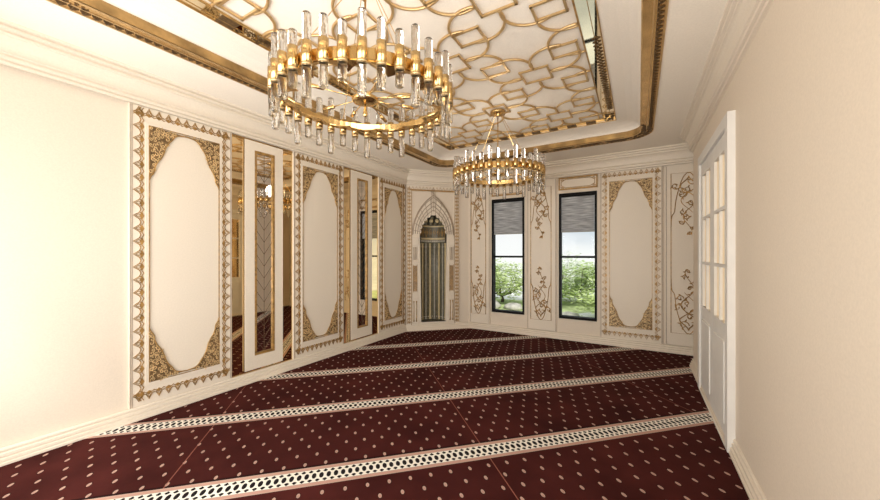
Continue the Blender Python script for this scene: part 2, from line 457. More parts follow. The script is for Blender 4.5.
def sweep(prof, i, name):
    loops = [offset_loop(d) for d, z in prof]; j = (i+1) % len(PERIM)
    A = [(loops[k][i].x, loops[k][i].y, prof[k][1]) for k in range(len(prof))]
    B = [(loops[k][j].x, loops[k][j].y, prof[k][1]) for k in range(len(prof))]
    m = MB(); m.loft([A, B]); m.add(A, [tuple(range(len(A)))]); m.add(B, [tuple(range(len(B)))[::-1]])
    return struct(m.build(name, PAINTW))
for i, sname in enumerate(SEG):
    sweep(CROWN, i, 'trim_%d' % (i+1)); sweep(BASE, i, 'baseboard_'+sname)

# ceiling: slab, lower border with the rounded tray opening, cove
m = MB(); m.box(-4.6, 1.5, -1.0, 7.1, 3.548, 3.75); struct(m.build('ceiling', CEILP))
OX0, OX1, OY0, OY1 = -3.446, .170, .188, 5.92
IX0, IX1, IY0, IY1 = -3.008, -.279, .594, 5.514
RO = rrect(OX0, OX1, OY0, OY1, .34); RI = rrect(OX0+.15, OX1-.15, OY0+.15, OY1-.15, .22)
out_loop = [(-4.5, YR-.2), (1.2, YR-.2), (1.2, 6.95), (-3.6, 6.95), (-4.5, 5.9)]
m = MB(); m.plate(out_loop, [RO], H, H+.05)
struct(m.build('ceiling_border', CEILP))
m = MB()
T0 = rrect(IX0, IX1, IY0, IY1, .004); 
def mixloop(a, b, t, z): return [(p[0]*(1-t)+q[0]*t, p[1]*(1-t)+q[1]*t, z) for p, q in zip(a, b)]
m.loft([mixloop(RI, T0, 0, H+.085), mixloop(RI, T0, 0, H+.105), mixloop(RI, T0, .10, H+.135), mixloop(RI, T0, .3, H+.165), mixloop(RI, T0, .55, H+.185), mixloop(RI, T0, 1, H+.20)], smooth=False)
m.loft([mixloop(RI, T0, 1, H+.20), mixloop(RI, T0, 1, H+.216)])
struct(m.build('ceiling_cove', CEILP))

# ------------------------------------------------------------------ gold tray bands
def tri_motifs(m, p0, p1, nrm, pitch, size, z, r=.004):
    """row of little outlined triangles and lozenges along p0-p1 pointing along nrm; flat mode"""
    p0 = Vector(p0); p1 = Vector(p1); d = p1-p0; N = max(1, int(d.length/pitch)); t = d.normalized(); nrm = Vector(nrm)
    for k in range(N):
        c = p0+d*(k+.5)/N
        a = c-t*pitch*.42; b = c+t*pitch*.42; e = c+nrm*size
        m.tube([(a.x, a.y, z), (e.x, e.y, z), (b.x, b.y, z)], r, 4, closed=True)
        f = c+nrm*size*.35
        m.tube([(f.x-t.x*r*2, f.y-t.y*r*2, z), (f.x+t.x*r*2, f.y+t.y*r*2, z)], r*1.6, 4)
def curl(cx, cy, r, a0, turns, sgn=1, n=12):
    o = []
    for k in range(n+1):
        t = k/n; g = a0+sgn*turns*2*pi*t; rr = r*(1-t*.8)
        o.append((cx+rr*cos(g), cy+rr*sin(g)))
    return o
band = empty('tray_border', (0, 0, 0)); band.location = (0, 0, H)
tag(band, 'outer rounded gold band with dark triangle lace round the ceiling tray', 'ceiling trim')
m = MB(); m.plate(RO, [RI], -.004, .006); m.build('mirror_strip', GOLDB, band)
m = MB(); m.loft([mixloop(RI, RI, 0, -.004), mixloop(RI, RI, 0, .088)]); m.build('riser_strip', mat('satin_bronze', (.45, .29, .12, 1), .35, .7, vary=.4, vscale=6), band)
m = MB()
for lp, r in ((RO, .006), (rrect(OX0+.078, OX1-.078, OY0+.078, OY1-.078, .28), .005), (RI, .006)):
    m.tube([(x, y, -.006) for x, y in lp], r, 5, closed=True)
m.build('edge_bead', GOLDL, band)
z = -.008; i_ = .035; rr = .34
for p, q, nn in (((OX0+i_+.02, OY0+rr+.1), (OX0+i_+.02, OY1-rr-.1), (-1, 0)), ((OX1-i_-.02, OY0+rr+.1), (OX1-i_-.02, OY1-rr-.1), (1, 0)),
                 ((OX0+rr+.1, OY0+i_), (OX1-rr-.1, OY0+i_), (0, -1)), ((OX0+rr+.1, OY1-i_-.02), (OX1-rr-.1, OY1-i_-.02), (0, 1))):
    m = MB(); tri_motifs(m, p, q, nn, .06, .040, z, .005); m.build('lace', GOLDD, band)
for sx, cx in ((-1, OX0), (1, OX1)):
    for sy, cy in ((-1, OY0), (1, OY1)):
        m = MB()
        for k in range(60):
            g = random.uniform(0, pi/2); d = random.uniform(.0, .13)
            R = .34-.01-d
            px, py = cx-sx*(.34-R*cos(g)), cy-sy*(.34-R*sin(g))
            m.tube([(x, y, -.008) for x, y in curl(px, py, random.uniform(.014, .026), random.uniform(0, 6), random.uniform(.7, 1.3), random.choice((-1, 1)), 8)], .0035, 4)
        for k in range(34):
            d = random.uniform(.34, .62); e = random.uniform(.01, .14)
            if e > .01+.13*(1-(d-.34)/.32)+.02: continue
            for px, py in ((cx-sx*(.15-e), cy-sy*d), (cx-sx*d, cy-sy*(.15-e))):
                m.tube([(x, y, -.008) for x, y in curl(px, py, random.uniform(.014, .024), random.uniform(0, 6), random.uniform(.7, 1.3), random.choice((-1, 1)), 8)], .0035, 4)
        m.build('corner_scroll', GOLDD, band)
for yy in (OY1-.105, OY0+.105):
    x = OX0+.6; m = MB()
    while x < OX1-.6:
        m.tube([(x, yy-.02, -.008), (x+.10, yy+.025, -.008), (x+.28, yy+.025, -.008), (x+.36, yy-.02, -.008), (x+.20, yy-.028, -.008)], .007, 5, closed=True); x += .40
    m.build('bar_pattern', GOLDD, band)

inner = empty('tray_border', (0, 0, H+.2)); tag(inner, 'inner rectangular gold mirror band framing the chain fretwork ceiling', 'ceiling trim')
TI = (IX0+.152, IX1-.152, IY0+.152, IY1-.152)
m = MB(); m.plate([(IX0, IY0), (IX1, IY0), (IX1, IY1), (IX0, IY1)], [[(TI[0], TI[2]), (TI[1], TI[2]), (TI[1], TI[3]), (TI[0], TI[3])]], -.004, .016)
m.build('mirror_strip', mat('pale_gold_mirror', (.88, .78, .58, 1), .03, 1, vary=.1, vscale=4), inner)
m = MB()
for x0, x1, y0, y1, r in ((IX0+.003, IX1-.003, IY0+.003, IY1-.003, .006), (TI[0], TI[1], TI[2], TI[3], .010), (IX0+.06, IX1-.06, IY0+.06, IY1-.06, .004)):
    m.tube([(x0, y0, -.005), (x1, y0, -.005), (x1, y1, -.005), (x0, y1, -.005)], r, 4, closed=True)
m.build('edge_bead', GOLDA, inner)
z = -.007
for ya, yb in ((IY0+.3, IY0+1.0), (3.3, IY1-.45)):
    m = MB(); tri_motifs(m, (IX1-.05, ya), (IX1-.05, yb), (1, 0), .06, .036, z); tri_motifs(m, (IX1-.05, ya), (IX1-.05, yb), (-1, 0), .06, .032, z); m.build('lace', GOLDD, inner)
for ya, yb in ((2.6, 3.4), (IY0+.3, IY0+.6)):
    m = MB(); tri_motifs(m, (IX0+.045, ya), (IX0+.045, yb), (-1, 0), .055, .034, z); m.build('lace', GOLDD, inner)
def scroll_patch(m, x0, x1, y0, y1, n, z=-.007):
    for k in range(n):
        m.tube([(x, y, z) for x, y in curl(random.uniform(x0, x1), random.uniform(y0, y1), random.uniform(.014, .028), random.uniform(0, 6), random.uniform(.7, 1.3), random.choice((-1, 1)), 8)], .0035, 4)
for x0, x1 in ((IX0+.02, IX0+.13), (IX1-.13, IX1-.02)):
    for yc in (IY0+.12, IY1-.16, 1.75):
        m = MB(); scroll_patch(m, x0, x1, yc-.14, yc+.14, 30); m.build('scroll_plaque', GOLDD, inner)
for k in range(9):
    xa = IX0+.22+k*.265; m = MB(); m.box(xa, xa+.13, IY1-.145, IY1-.02, -.007, -.003); m.build('plaque', GOLDD, inner)
for yc, l in ((1.95, .12), (2.28, .10), (1.45, .14), (3.7, .12), (4.2, .1)):
    m = MB(); m.box(IX0+.012, TI[0]-.012, yc, yc+l, -.007, -.003); m.build('plaque', GOLDD, inner)

# ------------------------------------------------------------------ chain fretwork on the ceiling
CX, PX, CY, PY = -1.64, .69, 3.054, 1.268
RC = .232
hubs = []; mids = []
for i in range(-3, 4):
    for j in range(-3, 4):
        hubs.append((CX+i*PX, CY+(j+(.5 if i % 2 else 0))*PY))
mids_set = set(); circles = []
for hx, hy in hubs:
    for sx, sy in ((1, 1), (1, -1)):
        ex, ey = hx+sx*PX, hy+sy*PY/2
        mids_set.add((round((hx+ex)/2, 4), round((hy+ey)/2, 4)))
        for t in (1/3, 2/3): circles.append((hx+(ex-hx)*t, hy+(ey-hy)*t))
rects = [(x, y, .142, .128) for x, y in hubs] + [(x, y, .118, .092) for x, y in mids_set]
fret = empty('ceiling_fretwork', (0, 0, 3.530)); tag(fret, 'gold interlaced chain fretwork of loops and rectangles on the tray ceiling', 'ceiling ornament')
def inside_tray(x, y, e=.0): return TI[0]-e < x < TI[1]+e and TI[2]-e < y < TI[3]+e
m = MB(); n_ = 56
for cx_, cy_ in circles:
    seg = []
    for k in range(n_+1):
        g = 2*pi*k/n_; x, y = cx_+RC*cos(g)*1.02, cy_+RC*sin(g)*.98
        hid = any(abs(x-a) < hw-.003 and abs(y-b) < hh-.003 for a, b, hw, hh in rects) or not inside_tray(x, y)
        if hid:
            if len(seg) > 1: m.tube(seg, .0125, 6)
            seg = []
        else: seg.append((x, y, 0))
    if len(seg) > 1: m.tube(seg, .0125, 6)
m.build('loop_chain', GOLDL, fret)
m = MB()
for a, b, hw, hh in rects:
    pts = [(a-hw, b-hh), (a+hw, b-hh), (a+hw, b+hh), (a-hw, b+hh)]
    for k in range(4):
        p, q = Vector(pts[k]), Vector(pts[(k+1) % 4])
        d = (q-p).normalized()*.012; p = p-d; q = q+d
        N = 6; run = []
        for t in range(N+1):
            c = p.lerp(q, t/N)
            if inside_tray(c.x, c.y): run.append((c.x, c.y, -.001))
        if len(run) > 1: m.tube([run[0], run[-1]], .0125, 4)
m.build('link_frame', GOLDL, fret)

# ------------------------------------------------------------------ carpet
m = MB()
inset = offset_loop(.038)
m.plate([(p.x, p.y) for p in inset][::-1], (), -.008, 0)
o = m.build('prayer_carpet', CARPET)
tag(o, 'burgundy mosque carpet with pink dots and white lattice prayer rows covering the floor', 'carpet')

# ------------------------------------------------------------------ filigree helpers (wall mode: a, z, out)
SPAN = [(0, .535), (.012, .50), (.038, .455), (.046, .40), (.070, .345), (.098, .30), (.118, .25), (.135, .19), (.158, .14), (.190, .095), (.215, .055), (.255, .030), (.327, .020)]
def spandrel(parent, W, Hh, sx, sz):
    """one filigree corner: W half width, (sx, sz) which corner; rect corner at (sx*W, sz*Hh)"""
    k = W/.327
    cv = [(p.x*k, p.y) for p in spline([(a, b) for a, b in SPAN], 4)]
    tr = lambda p, q: (sx*(W-p), sz*(Hh-q))
    m = MB('wall'); m.plate([tr(p, q) for p, q in cv]+[tr(0, 0)], (), .0, .010)
    o = m.build('spandrel', GROUND, parent)
    m = MB('wall'); m.tube([tr(p, q)+(.012,) for p, q in cv], .0065, 6)
    m.tube([tr(0, .535)+(.011,), tr(0, 0)+(.011,), tr(W, 0)+(.011,)], .005, 4)
    m.build('rim', GOLDA, o)
    m = MB('wall')
    def bound(p):
        for (a, b), (c, d) in zip(cv, cv[1:]):
            if a <= p <= c: return b+(d-b)*(p-a)/max(1e-6, c-a)
        return 0
    cnt = 0; pts = []
    tries = 0
    while tries < 1500:
        tries += 1
        p = random.uniform(.012, W*.9); q = random.uniform(.012, .5)
        if q > bound(p)-.014: continue
        if any((p-a)**2+(q-b)**2 < .030**2 for a, b in pts): continue
        pts.append((p, q))
    for p, q in pts:
        r = random.uniform(.016, .023); g = random.uniform(0, 6.3); sg = random.choice((-1, 1))
        c = curl(p, q, r, g, random.uniform(.8, 1.25), sg, 9)
        m.tube([tr(a, b)+(.013,) for a, b in c], .0046, 4)
        h = g+sg*random.uniform(2, 4)
        m.tube([tr(p+r*cos(g), q+r*sin(g))+(.013,), tr(p+r*1.6*cos(g+.4), q+r*1.6*sin(g+.4))+(.013,)], .0044, 4)
    m.build('scrollwork', GOLDS, o)
def quad(m, pts, h=.003):
    a = [(p[0], p[1], 0) for p in pts]; b = [(p[0], p[1], h) for p in pts]
    m.add(a+b, [(3, 2, 1, 0), (4, 5, 6, 7)]+[(i, (i+1) % 4, 4+(i+1) % 4, 4+i) for i in range(4)])
def lace_border(parent, x0, x1, z0, z1, pitch=.082, depth=.082, r=.005, name='lace_border', material=None):
    """motifs between the outer tip line (x0..x1, z0..z1) and an inner line depth further in"""
    m = MB('wall'); c = .004
    sides = [((x0, z0), (x1, z0), (0, 1)), ((x1, z0), (x1, z1), (-1, 0)), ((x1, z1), (x0, z1), (0, -1)), ((x0, z1), (x0, z0), (1, 0))]
    for p, q, nn in sides:
        p = Vector(p); q = Vector(q); d = q-p; N = max(1, round(d.length/(pitch if abs(d.y) < .1 else pitch*1.5))); pt = d.length/N; t = d.normalized(); nn = Vector(nn)
        for k in range(N+1 if False else N):
            o = p+t*pt*(k+.5)
            def G(a, b): v_ = o+t*a*pt+nn*b*depth; return (v_.x, v_.y, c)
            quad(m, [G(-.34, .80), G(0, .58), G(.34, .80), G(0, .99)])
            m.tube([G(-.30, .62), G(0, 0), G(.30, .62)], r, 4)                       # pointed petal
            m.tube([G(-.13, .48), G(0, .20), G(.13, .48), G(0, .72)], r*.8, 4, closed=True)
            m.tube([G(-.5, .70), G(-.30, .58), G(-.12, .80), G(0, .95), G(.12, .80), G(.30, .58), G(.5, .70)], r, 4)
            m.tube([G(-.5, .98), G(-.28, .78), G(0, .98), G(.28, .78), G(.5, .98)], r*.9, 4)
    return m.build(name, material or GOLDA, parent)

def ornate_panel(wall, a0, a1, label, border_in=.052):
    W = a1-a0; cx_ = W/2; t = wall_thing('ornate_panel', wall, (a0+a1)/2, .118)
    tag(t, label, 'wall panel', 'filigree wall panels')
    z0, z1 = .0, 3.045-.118
    hw = W/2
    m = MB('wall'); m.bbox(-hw, hw, z0, z1, -.03, 0, .006); m.build('board', PAINTW, t)
    for sx in (-1, 1):
        for d_ in (.006, .020):
            m = MB('wall'); m.tube([(sx*(hw-d_), .01, .002), (sx*(hw-d_), z1-.01, .002)], .0032, 4); m.build('edge_bead', GROOVE_SHADE, t)  # brown beads painted as groove shade along the board edges
    # raised inner frame
    zi0, zi1 = .335-.118, 2.868-.118; iw = hw-.150
    m = MB('wall')
    f0, f1 = iw+.026, .026
    m.plate([(-f0, zi0-f1), (f0, zi0-f1), (f0, zi1+f1), (-f0, zi1+f1)], [[(-iw, zi0), (iw, zi0), (iw, zi1), (-iw, zi1)]], 0, .012)
    m.build('inner_frame', PAINTW, t)
    g = MB('wall'); g.tube([(-iw, zi0, .008), (iw, zi0, .008), (iw, zi1, .008), (-iw, zi1, .008)], .006, 4, closed=True); g.build('gilt_line', GOLDA, t)
    ctr = empty('x'); bpy.data.objects.remove(ctr)
    zc = (zi0+zi1)/2; Hh = (zi1-zi0)/2
    for sx in (-1, 1):
        for sz in (-1, 1):
            pr = MB('wall')
            # build spandrel about panel centre, then lift
            n0 = len(t.children)
            sp_before = set(t.children)
            spandrel(t, iw, Hh, sx, sz)
            for ch in t.children:
                if ch not in sp_before: ch.location.z = zc
    # lattice lace ring
    lace_border(t, -hw+.03, hw-.03, .052, z1-.015)
    return t
def board_edge(m, *a): pass

def mirror_bay(a0, a1, lab1, lab2, b0, b1, c0, c1):
    """bronze mirror filling the bay plus a framed board hung on it"""
    t = wall_thing('bronze_mirror', 'left', a0, .118); tag(t, lab1, 'mirror', 'bronze mirror bays')
    W = a1-a0
    m = MB('wall'); m.box(.002, W-.002, .002, 2.925, -.03, -.022); m.build('mirror_glass', BRZM, t)
    m = MB('wall'); m.box(.002, W-.002, 2.895, 2.925, -.022, -.0213); m.build('gilt_edge', GOLDB, t)
    m = MB('wall'); m.box(.002, W-.002, .0, .012, -.022, -.0213); m.build('gilt_edge', GOLDB, t)
    b = wall_thing('framed_mirror', 'left', b0, .15); tag(b, lab2, 'mirror', 'narrow framed mirrors')
    w_ = b1-b0; hh = 2.868
    z0, z1 = .175, 2.868-.118
    x0, x1 = c0-b0, c1-b0
    m = MB('wall'); m.plate([(0, 0), (w_, 0), (w_, hh), (0, hh)], [[(x0, z0), (x1, z0), (x1, z1), (x0, z1)]], -.006, .004); m.build('board', PAINTW, b)
    m = MB('wall'); m.plate([(.004, .004), (w_-.004, .004), (w_-.004, hh-.004), (.004, hh-.004)], [[(x0, z0), (x1, z0), (x1, z1), (x0, z1)]], -.021, -.006); m.build('shadow_gap_backing', GOLDD, b)  # dark colour stands for the shadow gap behind the board
    m = MB('wall'); m.box(x0, x1, z0, z1, -.020, -.014); m.build('mirror_glass', CLRM, b)
    m = MB('wall'); e = .022
    m.plate([(x0-.006, z0-.006), (x1+.006, z0-.006), (x1+.006, z1+.006), (x0-.006, z1+.006)], [[(x0+e, z0+e), (x1-e, z0+e), (x1-e, z1-e), (x0+e, z1-e)]], -.014, .007); m.build('gilt_frame', GOLDA, b)
    m = MB('wall'); xc = (x0+x1)/2; zz = z0+.03; hwid = (x1-x0)/2-e
    m.tube([(xc, z0+e, -.012), (xc, z1-e, -.012)], .0018, 4)
    while zz < z1-.25:
        m.tube([(xc-hwid, zz+.16, -.012), (xc, zz, -.012), (xc+hwid, zz+.16, -.012)], .0022, 4); zz += .155
    m.build('chevron_inlay', GOLDD, b)

ornate_panel('left', 1.25, 2.20, 'filigree panel on left wall, nearest of the three, before the first bronze mirror')
ornate_panel('left', 3.036, 3.984, 'filigree panel on left wall standing between the two bronze mirror bays')
ornate_panel('left', 4.858, 5.700, 'narrower filigree panel on left wall next to the niche corner')
ornate_panel('window', -.594, .339, 'filigree panel right of the windows on the window wall')
mirror_bay(2.20, 3.036, 'wide bronze mirror bay nearest the camera on the left wall', 'white board with narrow clear mirror, hung on the nearer bronze mirror', 2.352, 2.868, 2.48, 2.74)
mirror_bay(3.984, 4.858, 'wide bronze mirror bay further back near the niche', 'white board with narrow clear mirror, hung on the farther bronze mirror', 4.140, 4.660, 4.29, 4.545)

# ------------------------------------------------------------------ window wall: floral boards, small panels, windows
def flourish(parent, xc, z0, z1, w_, sgn=1):
    """scrolling leafy stem between z0 (full end) and z1 (thin tip)"""
    m = MB('wall'); Ln = z1-z0; n = 48; c = .009; dr = 1 if Ln > 0 else -1
    def stem_at(t, s): 
        amp = w_*.40*(1-t*.72)*min(1, t*6)
        return (xc+s*amp*sin(t*pi*3.6), z0+Ln*t)
    for s, top in ((sgn, 1.0), (-sgn, .62)):
        pts = [stem_at(k/n*top, s)+(c,) for k in range(n+1)]
        m.tube(pts, .007, 5, radii=[.0095*(1-.6*k/n) for k in range(n+1)])
    def leaf(x, y, an, ln):
        m.tube([(x, y, c), (x+ln*.3*cos(an), y+ln*.3*sin(an), c+.002), (x+ln*.65*cos(an+.2), y+ln*.65*sin(an+.2), c+.002), (x+ln*cos(an+.45), y+ln*sin(an+.45), c)], .004, 5, radii=[.003, .011, .008, .001])
    ts = (.05, .12, .19, .27, .34, .42, .50, .58, .67, .76, .86, .95)
    for k, t in enumerate(ts):
        s = sgn*(1 if k % 2 else -1); x, y = stem_at(t, sgn)
        r = w_*.185*(1.15-t*.72)
        cc = curl(x+s*r*1.15, y+dr*r*.4, r, pi if s > 0 else 0, 1.05, -s*dr, 14)
        m.tube([(a, b, c) for a, b in cc], .005, 5, radii=[.0085*(1-.55*q/14) for q in range(15)])
        for q, an in ((3, .6), (6, 2.4), (9, 4.4)):
            a, b = cc[q]; leaf(a, b, an+k*1.3, .046*(1.1-t*.5))
        a, b = cc[-1]; m.ball((a, b, c), .010, 6, 4)
        leaf(x, y, (pi/2 if dr > 0 else -pi/2)+s*.9, .06*(1.1-t*.6))
    return m.build('flourish', GOLDA, parent)
def floral_board(a0, a1, label, w0, w1):
    t = wall_thing('floral_panel', 'window', (a0+a1)/2, .125); tag(t, label, 'wall panel', 'floral wall panels')
    hw = (a1-a0)/2; c0 = (a0+a1)/2
    x0, x1 = w0-c0, w1-c0; xc = (x0+x1)/2; z0, z1 = .325-.125, 2.90-.125
    m = MB('wall'); m.bbox(-hw, hw, 0, 2.92, -.03, 0, .006); m.build('board', PAINTW, t)
    for x in (-hw+.018, hw-.018):
        m = MB('wall'); m.box(x-.004, x+.004, .01, 2.9, 0, .004); m.build('side_shade_bead', GROOVE_SHADE, t)  # bead coloured dark in place of groove shade
    m = MB('wall'); m.tube([(x0, z0, .004), (x1, z0, .004), (x1, z1, .004), (x0, z1, .004)], .0075, 4, closed=True); m.build('gilt_moulding', GOLDA, t)
    hh = (x1-x0)/2
    for zb, s in ((z0, 1), (z1, -1)):
        m = MB('wall')
        for sx in (-1, 1):
            pts = [(xc+sx*hh, zb+s*.88), (xc+sx*hh*.96, zb+s*.70), (xc+sx*hh*.80, zb+s*.62), (xc+sx*hh*.72, zb+s*.45), (xc+sx*hh*.60, zb+s*.30), (xc+sx*hh*.35, zb+s*.10), (xc+sx*hh*.12, zb+s*.015), (xc, zb+s*.01)]
            m.tube([(p.x, p.y, .006) for p in spline(pts, 5)], .0065, 5)
        m.build('ogee_line', GOLDA, t)
    flourish(t, xc, z0+.06, z0+1.03, (x1-x0)*.76, 1)
    flourish(t, xc, z1-.06, z1-1.00, (x1-x0)*.76, -1)
    return t
floral_board(-3.145, -2.680, 'floral scroll panel left of the first window, beside the niche corner', -3.11, -2.775)
floral_board(-1.900, -1.335, 'floral scroll panel standing between the two windows', -1.825, -1.437)
floral_board(.368, .985, 'floral scroll panel at the far right, beside the filigree panel', .446, .905)

def over_panel(a0, a1, label):
    t = wall_thing('overdoor_panel', 'window', (a0+a1)/2, 2.795); tag(t, label, 'wall panel', 'small panels over the windows')
    hw = (a1-a0)/2; h = .245
    m = MB('wall'); m.bbox(-hw, hw, 0, h, -.03, -.012, .004); m.build('board', PAINTW, t)
    m = MB('wall'); oc = .075; x, a, b = hw-.055, .045, h-.045
    octo = [(-x+oc, a), (x-oc, a), (x, a+.045), (x, b-.045), (x-oc, b), (-x+oc, b), (-x, b-.045), (-x, a+.045)]
    m.plate(octo, (), -.012, -.006); m.build('cartouche', PAINTW, t)
    m = MB('wall'); m.tube([p+(-.006,) for p in octo], .006, 5, closed=True)
    for q in (.008, .030): m.tube([(-hw+q, q, -.010), (hw-q, q, -.010), (hw-q, h-q, -.010), (-hw+q, h-q, -.010)], .005, 4, closed=True)
    for a_, b_, c_, d_ in ((-hw+.01, hw-.01, .010, .028), (-hw+.01, hw-.01, h-.028, h-.010), (-hw+.01, -hw+.03, .03, h-.03), (hw-.03, hw-.01, .03, h-.03)):
        quad(m, [(a_, c_), (b_, c_), (b_, d_), (a_, d_)], -.0095)
    k = -hw+.03
    while k < hw-.03:
        for zz in (.019, h-.019): m.tube([(k, zz-.006, -.009), (k+.02, zz+.006, -.009), (k+.04, zz-.006, -.009)], .006, 4)
        k += .045
    for sx in (-1, 1):
        for sz in (0, 1):
            for q in range(7):
                px = sx*(hw-.045-random.uniform(0, .06)); pz = .045+random.uniform(0, .03)
                if sz: pz = h-pz
                m.tube([(u_, v_, -.009) for u_, v_ in curl(px, pz, .014, random.uniform(0, 6), .9, sx, 8)], .0035, 4)
    m.build('gilt_pattern', GOLDA, t)
over_panel(-2.655, -1.935, 'small gilt cartouche panel above the left window')
over_panel(-1.310, -.625, 'small gilt cartouche panel above the right window')

def window(i, a, b):
    x0, y0, rz = WALLS['window']; t = empty('window_%d' % i, ((a+b)/2, YF, WZ[0])); t['kind'] = 'structure'
    hw = (b-a)/2; h = WZ[1]-WZ[0]; f = .037; e = .002
    m = MB('wall'); m.plate([(-hw+e, e), (hw-e, e), (hw-e, h-e), (-hw+e, h-e)], [[(-hw+f, f+.01), (hw-f, f+.01), (hw-f, h-f), (-hw+f, h-f)]], -.15, -.012); m.build('window_frame', BLACK, t)
    zr = 1.545-WZ[0]
    m = MB('wall'); m.box(-hw+f, hw-f, zr-.020, zr+.020, -.12, -.06); m.build('mid_rail', BLACK, t)
    m = MB('wall'); m.box(-hw+f, hw-f, f+.01, zr-.020, -.095, -.090); m.box(-hw+f, hw-f, zr+.020, h-f, -.095, -.090); m.build('pane', PANE, t)
    bl = empty('window_blind', ((a+b)/2, YF, 2.02))
    tag(bl, 'grey woven blind drawn half down in the %s window' % ('left' if i == 1 else 'right'), 'blind', 'window blinds')
    m = MB('wall'); zt = WZ[1]-f-.035-2.02; n = 26; q = []
    lo = []
    for k in range(n+1):
        zz = zt*k/n; lo.append(zz)
    for k in range(n):
        za, zb = lo[k], lo[k+1]; mid = -.052 if k % 2 else -.048
        m.add([(-hw+f+.006, za, -.056), (hw-f-.006, za, -.056), (hw-f-.006, zb, -.056), (-hw+f+.006, zb, -.056),
               (-hw+f+.006, za, mid-.003), (hw-f-.006, za, mid-.003), (hw-f-.006, (za+zb)/2, mid+.004), (-hw+f+.006, (za+zb)/2, mid+.004), (hw-f-.006, zb, mid-.003), (-hw+f+.006, zb, mid-.003)],
              [(0, 3, 2, 1), (4, 5, 6, 7), (7, 6, 8, 9), (0, 1, 5, 4), (3, 9, 8, 2)])
    m.build('blind_cloth', BLIND, bl)
    m = MB('wall'); m.box(-hw+f+.004, hw-f-.004, zt, zt+.034, -.060, -.03); m.build('headrail', BLACK, bl)
    m = MB('wall'); m.box(-hw+f+.006, hw-f-.006, -.014, 0, -.060, -.044); m.build('bottom_rail', GREYST, bl)
window(1, *WIN[0]); window(2, *WIN[1])
# unseen windows added for daylight beside and behind the camera
def added_window(i, loc, rz, hw):
    t = empty('window_%d' % i, loc, rz); t['kind'] = 'structure'; h = RZ[1]-RZ[0]; f = .05
    m = MB('wall'); m.plate([(-hw, 0), (hw, 0), (hw, h), (-hw, h)], [[(-hw+f, f), (-.025, f), (-.025, h-f), (-hw+f, h-f)], [(.025, f), (hw-f, f), (hw-f, h-f), (.025, h-f)]], -.11, -.05)
    m.build('window_frame', WHITEM, t)
    m = MB('wall'); m.box(-hw+f, hw-f, f, h-f, -.09, -.085); m.build('pane', PANE, t)
for i, (a, b) in enumerate(RW): added_window(3+i, (XR, (a+b)/2, RZ[0]), radians(-90), (b-a)/2)
for i, (a, b) in enumerate(REARW): added_window(4+i, ((a+b)/2, YR, RZ[0]), radians(180), (b-a)/2)
# panelled double door on the right wall, seen in the mirrors
def double_door():
    t = empty('door_1', (XR, 4.35, .0), radians(-90)); t['kind'] = 'structure'
    m = MB('wall'); m.plate([(-.80, 0), (.80, 0), (.80, 2.75), (-.80, 2.75)], [[(-.70, .001), (.70, .001), (.70, 2.65), (-.70, 2.65)]], 0, .05); m.build('door_frame', WHITEM, t)
    for sx in (-1, 1):
        xa, xb = sorted((sx*.005, sx*.695)); 
        holes = [[(xa+.10+q*.26, z0), (xa+.10+q*.26+.23, z0), (xa+.10+q*.26+.23, z1), (xa+.10+q*.26, z1)] for q in range(2) for z0, z1 in ((1.0, 1.48), (1.51, 1.99), (2.02, 2.5))]
        m = MB('wall'); m.plate([(xa, .01), (xb, .01), (xb, 2.64), (xa, 2.64)], holes, .002, .03)
        d = m.build('door_leaf', WHITEM, t)
        m = MB('wall'); m.box(xa+.09, xb-.09, .99, 2.51, .004, .008); m.build('pane', BRZM, d)
        m = MB('wall'); m.bbox(xa+.10, xb-.10, .15, .85, .03, .04); m.build('door_panel', WHITEM, d)
double_door()

# ------------------------------------------------------------------ prayer niche
nic = wall_thing('prayer_niche', 'niche', NC, .118); tag(nic, 'arched prayer niche with olive fluted recess in the corner between mirrors and windows', 'mihrab')
def nb(): return MB('wall')
ZO = .118
def sh(pts, dz=-ZO): return [(p[0]-NC, p[1]+dz) for p in pts]
# recess shell: half ellipse in plan
m = nb(); zb, zt = .17-ZO, 2.52-ZO; N = 24; rw, rd = .31, .30
pl = [(rw*cos(pi*k/N), -.03-rd*sin(pi*k/N)) for k in range(N+1)]
m.loft([[(x, zb, c) for x, c in pl], [(x, zt, c) for x, c in pl]], close=False, smooth=True)
m.add([(x, zb, c) for x, c in pl], [tuple(range(N+1))]); m.add([(x, zt, c) for x, c in pl], [tuple(range(N+1))[::-1]])
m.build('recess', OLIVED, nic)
# flutes / slim shafts round the recess
for k in range(9):
    g = pi*(k+.5)/9; x, c = (rw-.022)*cos(g), -.03-(rd-.022)*sin(g)
    q = MB(); r = .019
    q.lathe([(r*1.25, .0), (r*1.25, .02), (r*.95, .03), (r, .06), (r, 1.60), (r*1.3, 1.615), (r*1.3, 1.635), (r*.9, 1.65), (r*1.25, 1.69), (r*1.25, 1.70)], 10)
    q.v = [(a, b, z*.98) for a, b, z in q.v]
    o = q.build('recess_shaft', OLIVE if k % 2 == 0 else GREYST, nic); o.location = (x, -c, zb+.0)
